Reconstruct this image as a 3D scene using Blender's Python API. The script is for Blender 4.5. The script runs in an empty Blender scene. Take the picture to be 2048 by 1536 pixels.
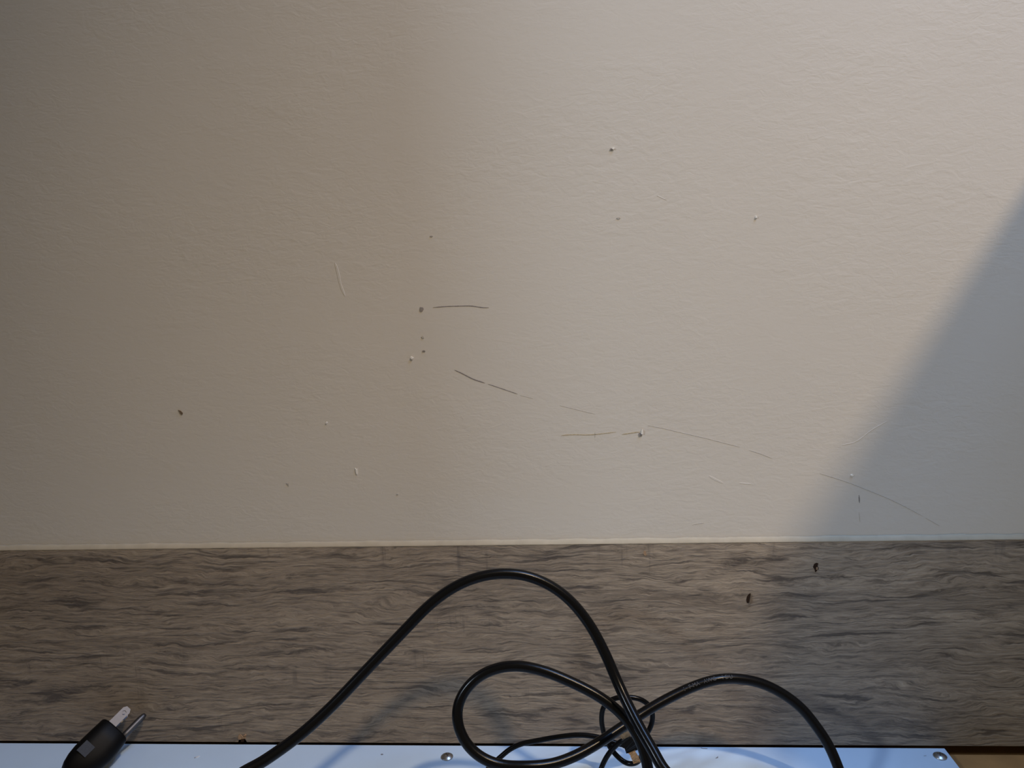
import bpy, bmesh, math, random
from mathutils import Vector, Matrix, noise
random.seed(7)
scene = bpy.context.scene
C = scene.collection

# ------------------------------------------------------------------ camera
F_PX, CX, CY = 1538.0, 1024.0, 768.0           # focal length in pixels of the 2048 x 1536 frame
YAW, PITCH, ROLL = math.radians(3.6216), math.radians(10.0), math.radians(-1.9951)
CAM = Vector((0.0, -0.53, 0.37068))            # the wall's face is the plane y = 0, z = 0 is the foot of the baseboard
W = Vector((-math.sin(YAW)*math.cos(PITCH), math.cos(YAW)*math.cos(PITCH), -math.sin(PITCH)))
R0 = Vector((math.cos(YAW), math.sin(YAW), 0)); U0 = R0.cross(W)
R = math.cos(ROLL)*R0 + math.sin(ROLL)*U0
U = -math.sin(ROLL)*R0 + math.cos(ROLL)*U0
cd = bpy.data.cameras.new('camera'); cd.sensor_fit = 'HORIZONTAL'; cd.sensor_width = 36.0
cd.lens = F_PX/2048.0*36.0; cd.clip_start = 0.01; cd.clip_end = 50
cam = bpy.data.objects.new('camera', cd); C.objects.link(cam)
cam.matrix_world = Matrix(((R.x, U.x, -W.x, CAM.x), (R.y, U.y, -W.y, CAM.y), (R.z, U.z, -W.z, CAM.z), (0, 0, 0, 1)))
scene.camera = cam

# ------------------------------------------------------------------ light
world = bpy.data.worlds.new('room_ambient'); scene.world = world; world.use_nodes = True
bgn = world.node_tree.nodes['Background']
bgn.inputs['Color'].default_value = (1.0, 0.82, 0.38, 1); bgn.inputs['Strength'].default_value = 0.185  # even warm ambient fill, tuned to the wall tones

def lamp(name, kind, loc, energy, color, size, target=None):
    l = bpy.data.lights.new(name, kind); l.energy = energy; l.color = color
    if kind == 'AREA':
        l.shape = 'DISK'; l.size = size
    else:
        l.shadow_soft_size = size
    o = bpy.data.objects.new(name, l); C.objects.link(o); o.location = loc
    if target is not None:
        o.rotation_euler = (Vector(target) - Vector(loc)).to_track_quat('-Z', 'Y').to_euler()
    return o
M_POS = (0.86, -0.94, 1.92)                    # warm ceiling bulb, to the right behind the camera
L_POS = (-1.36, -1.05, 1.16)                   # neutral daylight lamp, to the left
m = lamp('ceiling_spot', 'SPOT', M_POS, 93.0, (1.0, 0.755, 0.480), 0.050, (0.19, 0.0, 0.20))
m.data.spot_size = math.radians(43); m.data.spot_blend = 1.0
lamp('side_lamp', 'POINT', L_POS, 49.0, (0.70, 0.83, 1.0), 0.085)
lamp('overhead_blue_fill', 'AREA', (0.43, -0.22, 1.22), 6.9, (0.294, 0.526, 1.0), 0.34, (0.25, -0.15, 0.0))  # added blue fill overhead, placed to tint the panel and its shadows
scene.view_settings.view_transform = 'Standard'; scene.view_settings.look = 'None'
scene.view_settings.gamma = 1.0; scene.view_settings.use_curve_mapping = False
scene.view_settings.exposure = 0.0

# ------------------------------------------------------------------ helpers
def ray(px, py):
    return W + R*((px-CX)/F_PX) - U*((py-CY)/F_PX)
def at(px, py, d):                              # the point d metres in front of the wall seen at a pixel
    v = ray(px, py); t = (-d-CAM.y)/v.y
    return CAM + v*t
def atz(px, py, z):                             # the point at height z
    v = ray(px, py); t = (z-CAM.z)/v.z
    return CAM + v*t

def put(name, mesh, mat, parent=None, smooth=False, loc=None):
    o = bpy.data.objects.new(name, mesh); C.objects.link(o)
    if mat: mesh.materials.append(mat)
    if smooth:
        for p in mesh.polygons: p.use_smooth = True
    if parent: o.parent = parent
    if loc is not None: o.location = loc
    return o
def from_bm(name, bm, mat, parent=None, smooth=False):
    me = bpy.data.meshes.new(name); bmesh.ops.recalc_face_normals(bm, faces=bm.faces[:])
    bm.to_mesh(me); bm.free()
    return put(name, me, mat, parent, smooth)
def from_py(name, v, f, mat, parent=None, smooth=False):
    bm = bmesh.new(); vs = [bm.verts.new(p) for p in v]
    for q in f: bm.faces.new([vs[i] for i in q])
    return from_bm(name, bm, mat, parent, smooth)
def box_bm(bm, lo, hi):
    x0, y0, z0 = lo; x1, y1, z1 = hi
    v = [bm.verts.new(p) for p in ((x0,y0,z0),(x1,y0,z0),(x1,y1,z0),(x0,y1,z0),(x0,y0,z1),(x1,y0,z1),(x1,y1,z1),(x0,y1,z1))]
    for q in ((0,3,2,1),(4,5,6,7),(0,1,5,4),(1,2,6,5),(2,3,7,6),(3,0,4,7)): bm.faces.new([v[i] for i in q])
def box(name, lo, hi, mat, parent=None, bevel=0.0):
    bm = bmesh.new(); box_bm(bm, lo, hi)
    if bevel: bmesh.ops.bevel(bm, geom=bm.edges[:], offset=bevel, segments=2, affect='EDGES')
    return from_bm(name, bm, mat, parent)
def extrude_outline(name, pts, axis_vec, mat, parent=None):   # closed outline pushed along a vector: a solid
    n = len(pts); v = [Vector(p) for p in pts]; v += [p + axis_vec for p in v]
    f = [list(range(n)), list(range(2*n-1, n-1, -1))] + [[i, (i+1) % n, n+(i+1) % n, n+i] for i in range(n)]
    return from_py(name, v, f, mat, parent)

def catmull(pts, step=0.002):                   # centripetal Catmull-Rom through pts
    P = [Vector(p) for p in pts]
    P = [2*P[0]-P[1]] + P + [2*P[-1]-P[-2]]
    out = []
    for i in range(1, len(P)-2):
        p0, p1, p2, p3 = P[i-1:i+3]
        t0 = 0; t1 = t0 + max((p1-p0).length, 1e-6)**.5; t2 = t1 + max((p2-p1).length, 1e-6)**.5; t3 = t2 + max((p3-p2).length, 1e-6)**.5
        n = max(2, int((p2-p1).length/step))
        for k in range(n):
            t = t1 + (t2-t1)*k/n
            a1 = p0*((t1-t)/(t1-t0)) + p1*((t-t0)/(t1-t0)); a2 = p1*((t2-t)/(t2-t1)) + p2*((t-t1)/(t2-t1)); a3 = p2*((t3-t)/(t3-t2)) + p3*((t-t2)/(t3-t2))
            b1 = a1*((t2-t)/(t2-t0)) + a2*((t-t0)/(t2-t0)); b2 = a2*((t3-t)/(t3-t1)) + a3*((t-t1)/(t3-t1))
            out.append(b1*((t2-t)/(t2-t1)) + b2*((t-t1)/(t2-t1)))
    out.append(P[-2])
    for _ in range(6):                          # relax small kinks, as a stiff cord would
        q = out[:]
        for i in range(1, len(out)-1): q[i] = out[i]*.5 + (out[i-1]+out[i+1])*.25
        out = q
    return out
def tube(name, path, rad, mat, parent=None, seg=16):
    n = len(path); T = []
    for i in range(n): T.append((path[min(i+1, n-1)] - path[max(i-1, 0)]).normalized())
    nrm = T[0].orthogonal().normalized(); V = []; Fc = []
    for i in range(n):
        nrm = (nrm - T[i]*nrm.dot(T[i])).normalized(); b = T[i].cross(nrm)
        r = rad(i/(n-1)) if callable(rad) else rad
        for k in range(seg):
            a = 2*math.pi*k/seg; V.append(path[i] + (nrm*math.cos(a) + b*math.sin(a))*r)
    for i in range(n-1):
        for k in range(seg):
            k2 = (k+1) % seg; Fc.append((i*seg+k, i*seg+k2, (i+1)*seg+k2, (i+1)*seg+k))
    Fc.append(tuple(range(seg-1, -1, -1))); Fc.append(tuple(range((n-1)*seg, n*seg)))
    return from_py(name, V, Fc, mat, parent, True)

# ------------------------------------------------------------------ materials
class NT:
    def __init__(s, name):
        s.m = bpy.data.materials.new(name); s.m.use_nodes = True; s.t = s.m.node_tree
        s.b = s.t.nodes['Principled BSDF']; s.co = s.t.nodes.new('ShaderNodeTexCoord')
    def n(s, kind, **kw):
        o = s.t.nodes.new('ShaderNode'+kind)
        for k, v in kw.items():
            if k in o.inputs: o.inputs[k].default_value = v
            else: setattr(o, k, v)
        return o
    def l(s, a, b): s.t.links.new(a, b)
    def noise(s, scale3, detail=4, rough=.5, dist=0.0, loc=(0,0,0), vec=None):
        mp = s.n('Mapping'); mp.inputs['Scale'].default_value = scale3; mp.inputs['Location'].default_value = loc
        s.l(vec or s.co.outputs['Object'], mp.inputs['Vector'])
        nz = s.n('TexNoise'); nz.inputs['Scale'].default_value = 1.0; nz.inputs['Detail'].default_value = detail
        nz.inputs['Roughness'].default_value = rough; nz.inputs['Distortion'].default_value = dist
        s.l(mp.outputs['Vector'], nz.inputs['Vector']); return nz.outputs['Fac']
    def ramp(s, fac, stops, interp='LINEAR'):
        r = s.n('ValToRGB'); e = r.color_ramp.elements; r.color_ramp.interpolation = interp
        while len(e) < len(stops): e.new(.5)
        for q, (p, c) in zip(e, stops):
            q.position = p; q.color = (c, c, c, 1) if isinstance(c, (int, float)) else (*c, 1)
        s.l(fac, r.inputs['Fac']); return r.outputs['Color']
    def math(s, op, a, b):
        o = s.n('Math'); o.operation = op
        for i, v in enumerate((a, b)):
            if isinstance(v, (int, float)): o.inputs[i].default_value = v
            else: s.l(v, o.inputs[i])
        return o.outputs[0]
    def mix(s, fac, a, b, mode='MIX'):
        o = s.n('Mix'); o.data_type = 'RGBA'; o.blend_type = mode
        for i, v in ((0, fac), (6, a), (7, b)):
            if isinstance(v, (int, float)): o.inputs[i].default_value = v
            elif isinstance(v, tuple): o.inputs[i].default_value = (*v, 1)
            else: s.l(v, o.inputs[i])
        return o.outputs[2]
    def bump(s, h, dist, strength=1.0):
        o = s.n('Bump'); o.inputs['Distance'].default_value = dist; o.inputs['Strength'].default_value = strength
        s.l(h, o.inputs['Height']); s.l(o.outputs['Normal'], s.b.inputs['Normal'])
    def base(s, c):
        if isinstance(c, tuple): s.b.inputs['Base Color'].default_value = (*c, 1)
        else: s.l(c, s.b.inputs['Base Color'])
    def set(s, rough=.5, metal=0, spec=.5):
        s.b.inputs['Roughness'].default_value = rough; s.b.inputs['Metallic'].default_value = metal
        s.b.inputs['Specular IOR Level'].default_value = spec

def plain(name, col, rough=.5, metal=0, spec=.5, vary=.12, scale=400):
    t = NT(name); n = t.noise((scale,)*3, 3)
    t.base(t.mix(t.ramp(n, [(.3, 0.0), (.7, 1.0)]), tuple(c*(1-vary) for c in col), tuple(min(1, c*(1+vary)) for c in col)))
    t.set(rough, metal, spec); return t.m

# painted wall: warm greige, brushed roller texture
t = NT('greige_paint')
big = t.noise((3.0, 3.0, 3.0), 2)
t.base(t.mix(t.ramp(big, [(.35, 0.0), (.65, 1.0)]), (.585, .548, .492), (.615, .575, .515)))
n1 = t.noise((110, 110, 250), 3, .55, 1.1); n2 = t.noise((34, 34, 60), 2, .5, 1.6); n3 = t.noise((900, 900, 1500), 2)
h = t.math('ADD', t.math('ADD', t.math('MULTIPLY', n1, .8), t.math('MULTIPLY', n2, .8)), t.math('MULTIPLY', n3, .08))
h = t.math('MULTIPLY', h, t.ramp(t.noise((7, 7, 11), 2, .5, .5, (4, 0, 1)), [(.36, .35), (.62, 1.0)]))
t.bump(h, .0010, .24); t.set(.55, 0, .35)
PAINT = t.m

# wood-look plank: grey brown with long dark fibres and cross saw marks
t = NT('grey_brown_plank')
warp = t.math('ADD', t.noise((6, 6, 22), 3, .5, .4), t.math('MULTIPLY', t.noise((34, 34, 60), 3, .6, .6, (2, 0, 5)), .30))
mp = t.n('CombineXYZ'); sp = t.n('SeparateXYZ'); t.l(t.co.outputs['Object'], sp.inputs[0])
t.l(sp.outputs[0], mp.inputs[0]); t.l(sp.outputs[1], mp.inputs[1])
t.l(t.math('ADD', sp.outputs[2], t.math('MULTIPLY', t.math('SUBTRACT', warp, .65), .026)), mp.inputs[2])
wv = mp.outputs[0]
fib = t.noise((42, 42, 520), 6, .66, .5, (3.1, 0, 1.7), wv)
mid = t.noise((17, 17, 190), 5, .64, .8, (0, 0, 4.2), wv)
bro = t.noise((3.0, 3.0, 34), 4, .55, .5, (5, 0, .3), wv)
fine = t.noise((110, 110, 1300), 3, .6, .4, (1, 0, 6), wv)
col = t.mix(t.ramp(bro, [(.30, 0.0), (.70, 1.0)]), (.230, .182, .135), (.375, .305, .230))
col = t.mix(t.math('MULTIPLY', t.ramp(fib, [(.36, 1.0), (.50, 0.0)]), .75), col, (.115, .090, .070))
dark = t.math('MULTIPLY', t.ramp(mid, [(.36, 1.0), (.47, 0.0)]), .86)
col = t.mix(dark, col, (.070, .055, .045))
lite = t.math('MULTIPLY', t.ramp(fib, [(.54, 0.0), (.70, 1.0)]), .60)
col = t.mix(lite, col, (.47, .39, .30))
col = t.mix(t.math('MULTIPLY', t.ramp(fine, [(.40, 1.0), (.55, 0.0)]), .30), col, (.10, .08, .062))
saw = t.noise((170, 170, 12), 3, .6, .3, (0, 0, 8), None)
sawm = t.math('MULTIPLY', t.ramp(saw, [(.30, 1.0), (.42, 0.0)]), t.ramp(t.noise((7, 7, 22), 2, .5, 0, (9, 0, 2)), [(.54, 0.0), (.66, .42)]))
col = t.mix(sawm, col, (.070, .060, .058))
t.base(col)
t.bump(t.math('ADD', t.math('MULTIPLY', fib, .8), t.math('SUBTRACT', mid, t.math('MULTIPLY', sawm, .4))), .0012, .8)
t.set(.48, 0, .4)
PLANK = t.m

CAULK = plain('painted_caulk', (.43, .38, .295), .6, 0, .2, .06, 120)
FLOOR = plain('tan_floor', (.37, .20, .075), .55, 0, .4, .10, 60)
WHITE = plain('cool_white_laminate', (.52, .67, .86), .35, 0, .5, .02, 30)
BLOCKER_DARK = plain('dark_blocker_finish', (.10, .075, .055), .6, 0, .3, .2, 12)  # kept dark so the added left blocker bounces little light
STEEL = plain('zinc_steel', (.50, .50, .50), .34, 1.0, .5, .08, 900)
STEEL_SHADED = plain('shaded_recess_steel', (.22, .22, .23), .4, 1.0, .5, .1, 900)  # darker copy of the screw steel; the recess shade is in its colour
NICKEL = plain('nickel_prong', (.13, .13, .14), .5, 1.0, .5, .05, 900)
TAN = plain('tan_paper', (.34, .22, .12), .8, 0, .2, .25, 500)
CORE = plain('raw_fibreboard', (.36, .24, .15), .9, 0, .2, .3, 900)
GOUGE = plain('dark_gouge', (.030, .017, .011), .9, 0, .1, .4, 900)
GRAPH = plain('graphite', (.24, .215, .20), .7, 0, .2, .2, 900)
FAINT = plain('faint_graphite', (.47, .435, .385), .6, 0, .3, .1, 700)
RUSTY = plain('rusty_scuff', (.42, .35, .235), .7, 0, .2, .2, 700)
NIB = plain('bare_plaster', (.78, .75, .69), .6, 0, .3, .04, 700)
PRINT = plain('grey_print', (.085, .085, .09), .6, 0, .1, .3, 2500)
TAG = plain('grey_blue_inset', (.040, .046, .060), .6, 0, .2, .1, 800)
def pvc(name, c, r):
    t = NT(name); n = t.noise((500, 500, 500), 3); t.base(c)
    t.bump(n, .00008, .4); t.set(r, 0, .15); return t.m
PVC = pvc('black_pvc', (.0030, .0030, .0036), .22)
RUBBER = pvc('matt_black_rubber', (.0025, .0025, .0030), .5)

# ------------------------------------------------------------------ the setting
def struct(o): o['kind'] = 'structure'; return o
FZ = -0.0066                                    # floor level
BB = -0.0030                                    # front of the baseboard
BH = 0.1592                                     # its height
bm = bmesh.new(); box_bm(bm, (-1.7, 0, .020), (1.7, .1, 2.4)); box_bm(bm, (-1.7, .05, -.03), (1.7, .1, .0205))   # board held off the floor, sole plate set back behind it
wall = struct(from_bm('wall_back', bm, PAINT))
bm = bmesh.new(); box_bm(bm, (-1.7, -1.5, FZ-.012), (1.7, BB-.0010, FZ)); box_bm(bm, (-1.7, -1.5, FZ-.04), (1.7, .10, FZ-.012))   # floor boards stop short of the wall
floor = struct(from_bm('floor', bm, FLOOR))
# added unseen light blockers on either side; their edges throw the two soft shadows on the back wall
struct(box('blocker_left', (-.68, -.372, FZ), (-.505, 0, 2.2), BLOCKER_DARK))
yz = [(0, FZ), (0, .512), (-.302, .693), (-.302, FZ)]
struct(extrude_outline('blocker_right', [(.37, y, z) for y, z in yz], Vector((.07, 0, 0)), PAINT))

# baseboard plank with a bite out of its lower edge
c0 = at(485, 1481, -BB)
bite = [(-.0036, 0), (-.0030, .0016), (-.0014, .0020), (-.0012, .0042), (.0008, .0036), (.0022, .0026), (.0034, 0)]
out = [(-.505, 0)] + [(c0.x+a, b) for a, b in bite] + [(.37, 0), (.37, BH), (-.505, BH)]
base = struct(extrude_outline('baseboard_back', [(x, BB, z) for x, z in out], Vector((0, -BB, 0)), PLANK))
# raw core showing inside the bite
def shard(name, px, py, pts, d0, depth, mat, parent):
    c = at(px, py, d0)
    return extrude_outline(name, [(c.x+a*.001, -d0, c.z+b*.001) for a, b in pts], Vector((0, depth, 0)), mat, parent)
shard('chipped_core', 484, 1476, [(-3.2,-1.4), (-2.9,1.9), (-1.2,3.0), (.4,1.2), (2.6,.8), (2.9,-.8), (1.0,-.6), (-.4,-1.2)], -BB+.0006, .0018, CORE, base)
shard('chipped_core', 489, 1471, [(-1.2,-.5), (.3,.9), (1.5,.2), (.6,-.8)], -BB+.0007, .0014, CORE, base)
shard('chip_shade', 485, 1481, [(-1.6,-1.2), (-1.2,.9), (.2,1.2), (1.3,.5), (.9,-1.2)], -BB+.0008, .0010, GOUGE, base)  # dark solid in the bite; the gap's shade is put into its colour
# two gouges, each a dark pit with a raised lip
shard('gouge', 1632, 1135, [(-2.0,.2), (-1.3,2.6), (.3,3.4), (1.5,3.0), (1.1,1.0), (1.9,-.8), (.6,-2.6), (-.4,-3.6), (-1.0,-1.4)], -BB+.0003, .0012, GOUGE, base)
shard('gouge_lip', 1634, 1137, [(-.4,-1.0), (-.2,.9), (.5,.7), (.5,-.9)], -BB+.0010, .0012, CORE, base)
shard('gouge', 1499, 1197, [(-2.2,-1.0), (-1.8,1.2), (-.6,3.2), (.6,4.0), (.2,1.6), (.0,-.4), (-.5,-3.6), (-1.7,-3.4)], -BB+.0003, .0012, GOUGE, base)
shard('gouge_lip', 1501, 1198, [(-.6,-3.2), (-.2,.5), (.2,3.6), (1.1,2.2), (.5,.4), (1.6,-2.0), (1.0,-3.0)], -BB+.0010, .0012, plain('split_fibre', (.16,.115,.075), .8), base)
shard('pale_nick', 318, 1440, [(-3.4,-.5), (-2.0,.9), (.6,.3), (3.6,.7), (3.0,-.6), (.3,-.9)], -BB+.0002, .0008, plain('pale_wood_nick', (.30,.24,.19), .7), base)
shard('pale_nick', 1290, 1106, [(-1.2,-.6), (-.6,1.8), (.5,1.2), (1.2,-1.4), (.2,-2.2)], -BB+.0002, .0008, CORE, base)

# bead of painted caulk along the top of the baseboard
V = []; Fc = []; N = 240; prof = [(0, .0034), (.0010, .0027), (.0020, .0016), (.0027, .0004), (.0031, -.0004), (0, -.0004)]
for i in range(N+1):
    x = -.505 + .875*i/N; w = 1 + .22*noise.noise(Vector((x*60, 0, 0))) + .12*noise.noise(Vector((x*300, 4, 0)))
    for d, z in prof: V.append((x, -d*(.95+.05*w), BH + z*w))
m = len(prof)
for i in range(N):
    for k in range(m): Fc.append((i*m+k, i*m+(k+1) % m, (i+1)*m+(k+1) % m, (i+1)*m+k))
Fc += [tuple(range(m)), tuple(range(N*m, N*m+m))]
struct(from_py('trim_1', V, Fc, CAULK, None, True))

# ------------------------------------------------------------------ marks on the paint
def scratch(name, pts, width, mat, wob=.4, hgt=.00012):     # a raised hair-thin ridge along pixel points on the wall
    P = [at(x, y, .0) for x, y in pts]; path = catmull(P, .0015)
    n = len(path); V = []; Fc = []
    for i, p in enumerate(path):
        tg = (path[min(i+1, n-1)]-path[max(i-1, 0)]).normalized(); s = Vector((-tg.z, 0, tg.x))
        e = min(i, n-1-i)/max(1, n*.12); w = width*.5*min(1, .25+e)*(1+wob*noise.noise(Vector((p.x*700, p.z*700, 3))))
        for a, d in ((-1, -.0001), (-.5, hgt), (.5, hgt), (1, -.0001)): V.append(p + s*(w*a) + Vector((0, -d, 0)))
    for i in range(n-1):
        for k in range(3): Fc.append((i*4+k, i*4+k+1, i*4+k+5, i*4+k+4))
    return from_py(name, V, Fc, mat, wall)
MM = .001
scratch('pencil_line', [(866,615), (890,613), (925,612), (950,612), (962,616), (978,615)], .9*MM, GRAPH)
scratch('pencil_line', [(909,740), (925,747), (945,758), (970,766)], 1.1*MM, GRAPH)
scratch('pencil_line', [(976,768), (1000,776), (1035,788)], .7*MM, GRAPH)
scratch('faint_line', [(1040,790), (1066,797)], .4*MM, FAINT)
scratch('faint_line', [(1120,811), (1150,818), (1190,828)], .5*MM, FAINT)
scratch('faint_line', [(1296,851), (1320,855), (1345,861), (1375,868), (1410,876), (1445,885), (1480,894)], .6*MM, FAINT)
scratch('faint_line', [(1498,900), (1520,907), (1545,917)], .7*MM, FAINT)
scratch('faint_line', [(1640,947), (1670,956), (1700,966), (1735,980), (1770,994), (1810,1013), (1845,1032)], .8*MM, FAINT)
scratch('faint_line', [(1850,1035), (1880,1052)], .5*MM, FAINT)
scratch('faint_line', [(1905,1066), (1925,1078)], .5*MM, FAINT)
scratch('rusty_scuff', [(1122,871), (1130,870), (1150,869), (1175,870), (1190,869), (1215,866), (1232,864)], .9*MM, RUSTY)
scratch('rusty_scuff', [(1244,869), (1262,866), (1280,864)], 1.0*MM, RUSTY)
scratch('pencil_tick', [(1190,864), (1190,876)], 1.1*MM, FAINT)
scratch('pencil_tick', [(1718,990), (1719,1006)], 1.3*MM, GRAPH)
scratch('pencil_tick', [(1718,1024), (1720,1044)], .7*MM, FAINT)
scratch('pencil_tick', [(1384,1050), (1394,1047), (1408,1046)], .9*MM, FAINT)
scratch('paint_ridge', [(670,526), (676,545), (680,568), (690,592)], 2.6*MM, PAINT)
scratch('paint_ridge', [(1418,952), (1428,958), (1446,966)], 2.2*MM, PAINT)
scratch('paint_ridge', [(1478,966), (1502,968)], 1.2*MM, PAINT)
scratch('paint_ridge', [(1314,391), (1333,400)], .8*MM, PAINT)
scratch('paint_ridge', [(1684,890), (1712,884), (1740,862), (1775,842)], .8*MM, PAINT)
def dot(name, px, py, pts, mat, h=.0004):
    c = at(px, py, 0)
    return extrude_outline(name, [(c.x+a*MM, -h, c.z+b*MM) for a, b in pts], Vector((0, h+.001, 0)), mat, wall)
def blob(r, n=9, sq=1.0):
    return [(r*(1+random.uniform(-.35,.35))*math.cos(2*math.pi*k/n), sq*r*(1+random.uniform(-.35,.35))*math.sin(2*math.pi*k/n)) for k in range(n)]
HOLE = plain('wall_hole', (.17, .12, .075), .9, 0, .1, .3, 900)
dot('nail_hole', 362, 825, [(-1.8,2.0), (.2,1.2), (1.4,-.4), (1.0,-1.6), (-.2,-1.2), (-1.0,.4)], HOLE)
dot('nail_hole', 576, 968, [(-1.2,.9), (.9,.8), (.5,-1.4), (-.2,-.3)], FAINT)
dot('nail_hole', 795, 988, blob(.9, 8, .5), FAINT)
dot('nail_hole', 843, 618, blob(1.5, 9, 1.2), plain('grey_smudge', (.27,.24,.22), .8))
dot('nail_hole', 846, 674, blob(.9), FAINT)
dot('nail_hole', 848, 702, blob(1.0, 8, .45), GRAPH)
dot('nail_hole', 863, 472, blob(1.0, 8, .4), FAINT)
dot('nail_hole', 1237, 436, blob(1.1, 8, .45), FAINT)
dot('nail_hole', 1222, 299, blob(.8), GRAPH)
dot('plaster_nib', 1226, 297, blob(.8), NIB, .0009)
dot('plaster_nib', 824, 716, blob(1.0), NIB, .0009)
dot('plaster_nib', 1512, 434, blob(.7), NIB, .0009)
dot('plaster_nib', 713, 942, [(-.7,2.4), (.2,1.0), (.8,2.2), (.5,-2.4), (-.1,-2.2), (-.5,0)], NIB, .0006)
dot('plaster_nib', 653, 845, blob(.6), NIB, .0007)
dot('plaster_nib', 1704, 950, blob(1.0, 8, .6), NIB, .0007)
dot('nail_hole', 1280, 869, blob(1.1), GRAPH, .0005)
dot('plaster_nib', 1283, 864, [(-.5,-1.2), (.2,2.4), (.9,1.2), (.9,-1.4)], NIB, .0012)

# ------------------------------------------------------------------ white panel on the floor
PT = -0.0014                                    # its top
corner = atz(1890, 1497, PT)
px1 = corner.x; py1 = max(corner.y, -.02)
panel = bpy.data.objects.new('white_panel', None); C.objects.link(panel); panel.location = (0, 0, 0)
panel['label'] = 'flat white panel with small screws lying on floor against wood baseboard'; panel['category'] = 'panel'
bm = bmesh.new(); box_bm(bm, (-.503, -.36, FZ), (px1, BB-.0006, PT))
bmesh.ops.bevel(bm, geom=[e for e in bm.edges if all(abs(v.co.z-PT) < 1e-6 for v in e.verts)], offset=.0005, segments=2, affect='EDGES')
from_bm('panel_board', bm, WHITE, panel)
def lathe(name, prof, mat, parent, seg=28):
    V = []; Fc = []; n = len(prof)
    for r, z in prof:
        for k in range(seg):
            a = 2*math.pi*k/seg; V.append((r*math.cos(a), r*math.sin(a), z))
    for i in range(n-1):
        for k in range(seg): Fc.append((i*seg+k, i*seg+(k+1) % seg, (i+1)*seg+(k+1) % seg, (i+1)*seg+k))
    Fc += [tuple(range(seg-1, -1, -1)), tuple(range((n-1)*seg, n*seg))]
    return from_py(name, V, Fc, mat, parent, True)
def screw(loc, rz):
    s = lathe('screw', [(.0046, 0), (.0046, .0005), (.0043, .0008), (.0038, .0010), (.0033, .0015), (.0023, .0019), (.0011, .0021), (.0003, .00212)], STEEL, panel)
    s.location = loc; s.rotation_euler = (math.radians(random.uniform(-1, 1)), 0, rz)
    bm = bmesh.new(); a, b = .0021, .0004
    pts = [(a,b),(b,b),(b,a),(-b,a),(-b,b),(-a,b),(-a,-b),(-b,-b),(-b,-a),(b,-a),(b,-b),(a,-b)]
    r = extrude_outline('shaded_cross', [(x, y, .00175) for x, y in pts], Vector((0, 0, .00042)), STEEL_SHADED, s)  # dark cross laid on the head, no recess is cut
s1 = atz(894, 1514, PT); s2 = atz(1880, 1513, PT)
screw((s1.x, s1.y, PT), .5); screw((s2.x, s2.y, PT), 1.2)
screw((s1.x-(s2.x-s1.x), s1.y, PT), .9)
for x in (s2.x, s1.x, s1.x-(s2.x-s1.x)): screw((x, -.345, PT), random.random())
def fleck(px, py, pts, mat, h=.0003):
    c = atz(px, py, PT); o = extrude_outline('scuff', [(c.x+a*MM, c.y+b*MM, PT-.0002) for a, b in pts], Vector((0, 0, .0002+h)), mat, panel)
GREYM = plain('grey_scuff', (.20, .22, .27), .7); PALEM = plain('pale_scuff', (.68, .72, .80), .6)
fleck(395, 1514, [(-1.5,-1.0), (-.5,.6), (1.4,1.2), (1.0,-.2), (0,-1.2)], PALEM)
fleck(391, 1515, [(-.7,-.8), (-.5,.6), (.3,.3), (.2,-.8)], GREYM, .0002)
fleck(764, 1509, blob(.8), GREYM)
fleck(1433, 1515, [(-1.0,-1.2), (1.4,1.2), (1.0,-.6)], GREYM)
fleck(1408, 1497, [(-2.2,.6), (-.4,-.1), (2.4,-.3), (2.4,-.6), (-.5,-.5), (-2.3,.2)], GREYM)
fleck(1850, 1512, [(-1.0,-.2), (.8,.2), (1.0,-.1)], GREYM)

# ------------------------------------------------------------------ the thick power cord with its plug
CR = 0.00345
cord = bpy.data.objects.new('power_cord', None); C.objects.link(cord)
cord['label'] = 'thick glossy black power cord looping in front of baseboard, ending in a three-prong plug'; cord['category'] = 'power cord'
REST = PT + CR
# plug frame: a = along the prongs, v = from the blades to the ground pin, n = across the two blades
phi = math.radians(45)
v_ = (R*.74 - U*.673).normalized(); p_ = (R*.673 + U*.74).normalized()
a_ = (p_*math.cos(phi) + W*math.sin(phi)).normalized(); n_ = (p_*math.sin(phi) - W*math.cos(phi)).normalized()
rim = at(225, 1447, .030)                       # rim of the plug's face in front of the blade
PO = rim - n_*.0105
plug_m = Matrix((( a_.x, v_.x, n_.x, PO.x), (a_.y, v_.y, n_.y, PO.y), (a_.z, v_.z, n_.z, PO.z), (0,0,0,1)))
def sect(s, vc, vh, nh, e, k=44):               # superellipse section: centre, half sizes, squareness
    pts = []
    for i in range(k):
        an = 2*math.pi*i/k; c, d = math.cos(an), math.sin(an)
        pts.append(Vector((s, vc + vh*math.copysign(abs(c)**(2/e), c), nh*math.copysign(abs(d)**(2/e), d))))
    return pts
secs = [sect(0.0, .0040, .0112, .0098, 2.9), sect(-.0010, .0040, .0121, .0106, 2.9), sect(-.010, .0046, .0130, .0108, 3.0),
        sect(-.017, .0048, .0133, .0107, 3.0), sect(-.024, .0044, .0128, .0102, 2.9), sect(-.030, .0036, .0112, .0093, 2.7),
        sect(-.035, .0026, .0086, .0078, 2.4), sect(-.0385, .0020, .0060, .0060, 2.2)]
k = len(secs[0]); V = [p for s in secs for p in s]; Fc = []
for i in range(len(secs)-1):
    for j in range(k): Fc.append((i*k+j, i*k+(j+1) % k, (i+1)*k+(j+1) % k, (i+1)*k+j))
Fc += [tuple(range(k-1, -1, -1)), tuple(range((len(secs)-1)*k, len(secs)*k))]
plug = from_py('plug', V, Fc, RUBBER, cord, False)
plug.matrix_world = plug_m
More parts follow.
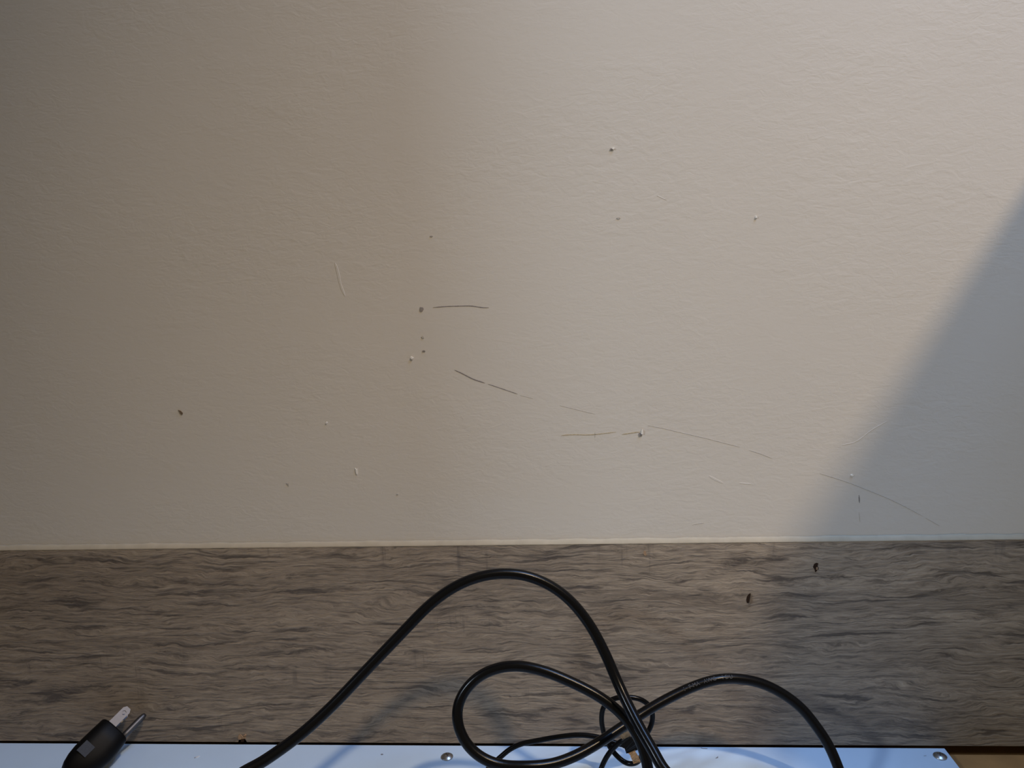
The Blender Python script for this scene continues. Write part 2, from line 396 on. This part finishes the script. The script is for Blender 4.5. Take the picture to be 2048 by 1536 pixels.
for pgn in plug.data.polygons: pgn.use_smooth = True
def pbox(name, pts, vec, mat):
    return extrude_outline(name, pts, vec, mat, plug)
for s in (-1, 1):                               # flat blades with the hole near the tip
    nz = s*.00635-.00075
    L, w = .0152, .0032
    outl = [(-.002,-w), (L-.0022,-w), (L,-w*.55), (L,w*.55), (L-.0022,w), (-.002,w)]
    hole = [(L-.0045+.0016*math.cos(q*math.pi/6), .0016*math.sin(q*math.pi/6)) for q in range(12)]
    bm = bmesh.new(); rings = []
    for zz in (nz, nz+.0015):
        o_ = [bm.verts.new((x, y, zz)) for x, y in outl]; h_ = [bm.verts.new((x, y, zz)) for x, y in hole]; rings.append((o_, h_))
        ed = [bm.edges.new((q[i], q[(i+1) % len(q)])) for q in (o_, h_) for i in range(len(q))]
        bmesh.ops.triangle_fill(bm, use_beauty=True, edges=ed)
    for q in (0, 1):
        lo, hi = rings[0][q], rings[1][q]
        for i in range(len(lo)): bm.faces.new((lo[i], lo[(i+1) % len(lo)], hi[(i+1) % len(lo)], hi[i]))
    b_ = from_bm('blade', bm, NICKEL, plug)
gp = tube('ground_pin', [Vector((x, .0119, 0)) for x in (-.002, .004, .010, .016, .019, .0208)], lambda f: .0024 if f < .75 else .0024*(1-(f-.7)*1.6), NICKEL, plug, 14)
ins = [(-.0265,-.0046), (-.0180,-.0046), (-.0180,.0034), (-.0265,.0034)]
pbox('moulded_inset', [(x, y, .0085) for x, y in ins], Vector((0, 0, .0023)), TAG)
sleeve_dir = -a_
tail = plug_m @ Vector((-.036, .0019, 0))
# ribbed strain relief
sr = [plug_m @ Vector((-.033-.0012*i, .0019, 0)) for i in range(19)]
o = tube('strain_relief', sr, lambda f: .0052-.0012*f + (.0005 if int(f*18) % 3 == 0 else 0), RUBBER, plug, 16)
o.parent = plug; o.matrix_parent_inverse = plug_m.inverted()
s_end = plug_m @ Vector((-.052, .0019, 0))

A = [(470,1556,145), (520,1527,136), (600,1470,122), (660,1416,112), (730,1343,100), (800,1270,88), (860,1209,77), (905,1176,71), (950,1156,66), (1000,1147,62), (1050,1151,60),
     (1095,1168,60), (1135,1196,62), (1175,1243,66), (1208,1302,73), (1234,1362,82), (1260,1418,94), (1286,1467,106), (1310,1508,116), (1332,1545,124)]
B = [(1302,1560,104), (1293,1520,99), (1280,1480,94), (1256,1442,87), (1225,1412,83), (1190,1388,80), (1140,1363,77), (1090,1343,75), (1040,1332,74), (1000,1335,75), (962,1350,77),
     (932,1378,80), (916,1410,84), (915,1445,88), (930,1483,92), (958,1512,95), (1000,1530,96), (1055,1533,95), (1105,1528,91), (1150,1512,85), (1195,1487,77), (1240,1457,68), (1280,1430,60), (1316,1408,54),
     (1350,1390,49), (1392,1371,44), (1434,1359,41), (1470,1357,39), (1518,1365,38), (1560,1384,39), (1602,1415,42), (1633,1453,46), (1656,1488,50), (1675,1531,55)]
Ap = [at(x, y, d*MM) for x, y, d in A]; Bp = [at(x, y, d*MM) for x, y, d in B]
t0 = s_end
bridge0 = [plug_m @ Vector((-.040, .0019, 0)), s_end, Vector((t0.x-.004, t0.y-.025, max(REST+.004, t0.z-.020))), Vector((t0.x+.01, -.165, REST)), Vector((-.30, -.22, REST)), Vector((-.26, -.262, REST+.010)), Vector((-.215, -.235, REST+.045))]
bridge1 = [Vector((.120, -.150, .045)), Vector((.135, -.185, .010)), Vector((.120, -.225, REST)), Vector((.080, -.245, REST)), Vector((.055, -.215, REST)), Vector((.070, -.165, .012)), Vector((.088, -.130, .030))]
bend = Bp[-1]
bridge2 = [at(1690, 1575, .062), at(1698, 1625, .074), Vector((bend.x-.004, -.112, .012)), Vector((bend.x-.012, -.140, REST)), Vector((.17, -.20, REST)), Vector((.15, -.27, REST)), Vector((.15, -.315, REST))]
path = [Vector((p.x, p.y, max(p.z, REST+.0002))) for p in catmull(bridge0 + Ap + bridge1 + Bp + bridge2, .002)]
cable = tube('cable', path, CR, PVC, cord, 20)
tube('cord_boot', [Vector((.15, -.300-.0025*i, PT+.0072)) for i in range(12)], lambda f: .0052+.0016*f, RUBBER, cord, 16)

# grey printing along the right-hand loop
def frames(pth):
    s = [0]
    for i in range(1, len(pth)): s.append(s[-1] + (pth[i]-pth[i-1]).length)
    return s
def project(p):
    d = p-CAM; z = d.dot(W); return CX + F_PX*d.dot(R)/z, CY - F_PX*d.dot(U)/z
S = frames(path)
i_pk = min(range(len(path)), key=lambda i: (path[i]-at(1392, 1371, .041)).length)
def warp_text(txt, s0, size):
    cu = bpy.data.curves.new('print', 'FONT'); cu.body = txt; cu.size = size; cu.resolution_u = 2
    ob = bpy.data.objects.new('print', cu); C.objects.link(ob)
    me = bpy.data.meshes.new_from_object(ob.evaluated_get(bpy.context.evaluated_depsgraph_get()))
    bpy.data.objects.remove(ob); bpy.data.curves.remove(cu)
    for vtx in me.vertices:
        ss = s0 + vtx.co.x; i = max(1, min(len(S)-2, next((q for q, w in enumerate(S) if w > ss), len(S)-2)))
        f = (ss-S[i-1])/max(1e-9, S[i]-S[i-1]); c = path[i-1].lerp(path[i], f); tg = (path[min(i+1, len(path)-1)]-path[i-2]).normalized()
        view = Vector((0, -.62, .78)); nn = (view - tg*view.dot(tg)).normalized(); bb = nn.cross(tg)
        if bb.z < 0: bb = -bb
        an = (vtx.co.y-size*.35)/CR
        vtx.co = c + (nn*math.cos(an) + bb*math.sin(an))*(CR+.00012)
    o = put('cord_print', me, PRINT, cord); o['label'] = 'faint grey printing on the cord'
    return o
warp_text('I   F-MA   AWG    I-DU', S[i_pk]-.010, .0036)

# ------------------------------------------------------------------ the thin cord bundled behind it
TR = 0.0018
thin = bpy.data.objects.new('thin_cord', None); C.objects.link(thin)
thin['label'] = 'thin black cord coiled into a small ring behind the thick power cord'; thin['category'] = 'cord'
Cc = [(976,1536,40), (999,1516,38), (1019,1499,36), (1042,1488,35), (1076,1481,34), (1116,1474,34), (1158,1470,34), (1195,1474,35), (1225,1484,37), (1250,1490,38), (1275,1484,36), (1296,1464,34),
      (1305,1440,32), (1302,1416,31), (1284,1400,31), (1255,1394,31), (1226,1398,32), (1208,1412,33), (1203,1436,34), (1206,1460,35), (1215,1486,37), (1232,1510,40), (1254,1527,43), (1276,1524,46), (1284,1504,47), (1274,1484,47), (1256,1478,47), (1240,1484,46), (1226,1497,45), (1212,1516,45), (1202,1538,46)]
Cp = [at(x, y, d*MM) for x, y, d in Cc]
RT = PT+TR
head = [Vector((-.05, -.27, RT)), Vector((-.07, -.18, RT)), Vector((-.065, -.10, RT+.002)), Vector((-.052, -.058, .014))]
tailp = [Vector((.020, -.065, .012)), Vector((.012, -.10, RT)), Vector((.0, -.17, RT)), Vector((.02, -.26, RT))]
tpath = [Vector((p.x, p.y, max(p.z, RT+.0002))) for p in catmull(head + Cp + tailp, .0012)]
tube('cable', tpath, TR, PVC, thin, 14)
for e in (tpath[0], tpath[-1]):                 # little barrel ends
    o = tube('barrel_connector', [e + Vector((0, -.022+.0045*i, .0028-TR+.0002)) for i in range(6)], lambda f: .0028, RUBBER, thin, 14)

# paper tie holding the bundle, with its frayed ends
tie = bpy.data.objects.new('twist_tie', None); C.objects.link(tie)
tie['label'] = 'crumpled tan paper tie around the bundled thin cord'; tie['category'] = 'cable tie'
def ribbon(name, pts, w, mat, parent, th=.0004):
    P = catmull([at(x, y, d*MM) for x, y, d in pts], .0008); n = len(P); V = []; Fc = []
    for i, p in enumerate(P):
        tg = (P[min(i+1, n-1)]-P[max(i-1, 0)]).normalized(); side = tg.cross(W).normalized(); nn = side.cross(tg)
        wi = w*(1+.35*noise.noise(Vector((i*.5, w*900, 1)))); cr = nn*(.0008*noise.noise(Vector((i*.8, 5, 2))))
        V += [p+side*wi+cr, p-side*wi-cr, p-side*wi-cr+nn*th, p+side*wi+cr+nn*th]
    for i in range(n-1):
        for k in range(4): Fc.append((i*4+k, i*4+(k+1) % 4, i*4+4+(k+1) % 4, i*4+4+k))
    Fc += [(0,1,2,3), ((n-1)*4, (n-1)*4+1, (n-1)*4+2, (n-1)*4+3)]
    return from_py(name, V, Fc, mat, parent)
ribbon('tie_tail', [(1262,1500,52), (1266,1508,53), (1271,1517,52), (1274,1526,50)], .0028, TAN, tie)
ribbon('tie_tail', [(1242,1475,50), (1250,1471,50), (1260,1468,49)], .0016, TAN, tie)
ribbon('tie_band', [(1250,1478,52), (1254,1486,54), (1262,1494,54), (1266,1503,52)], .0040, RUBBER, tie, .0016)
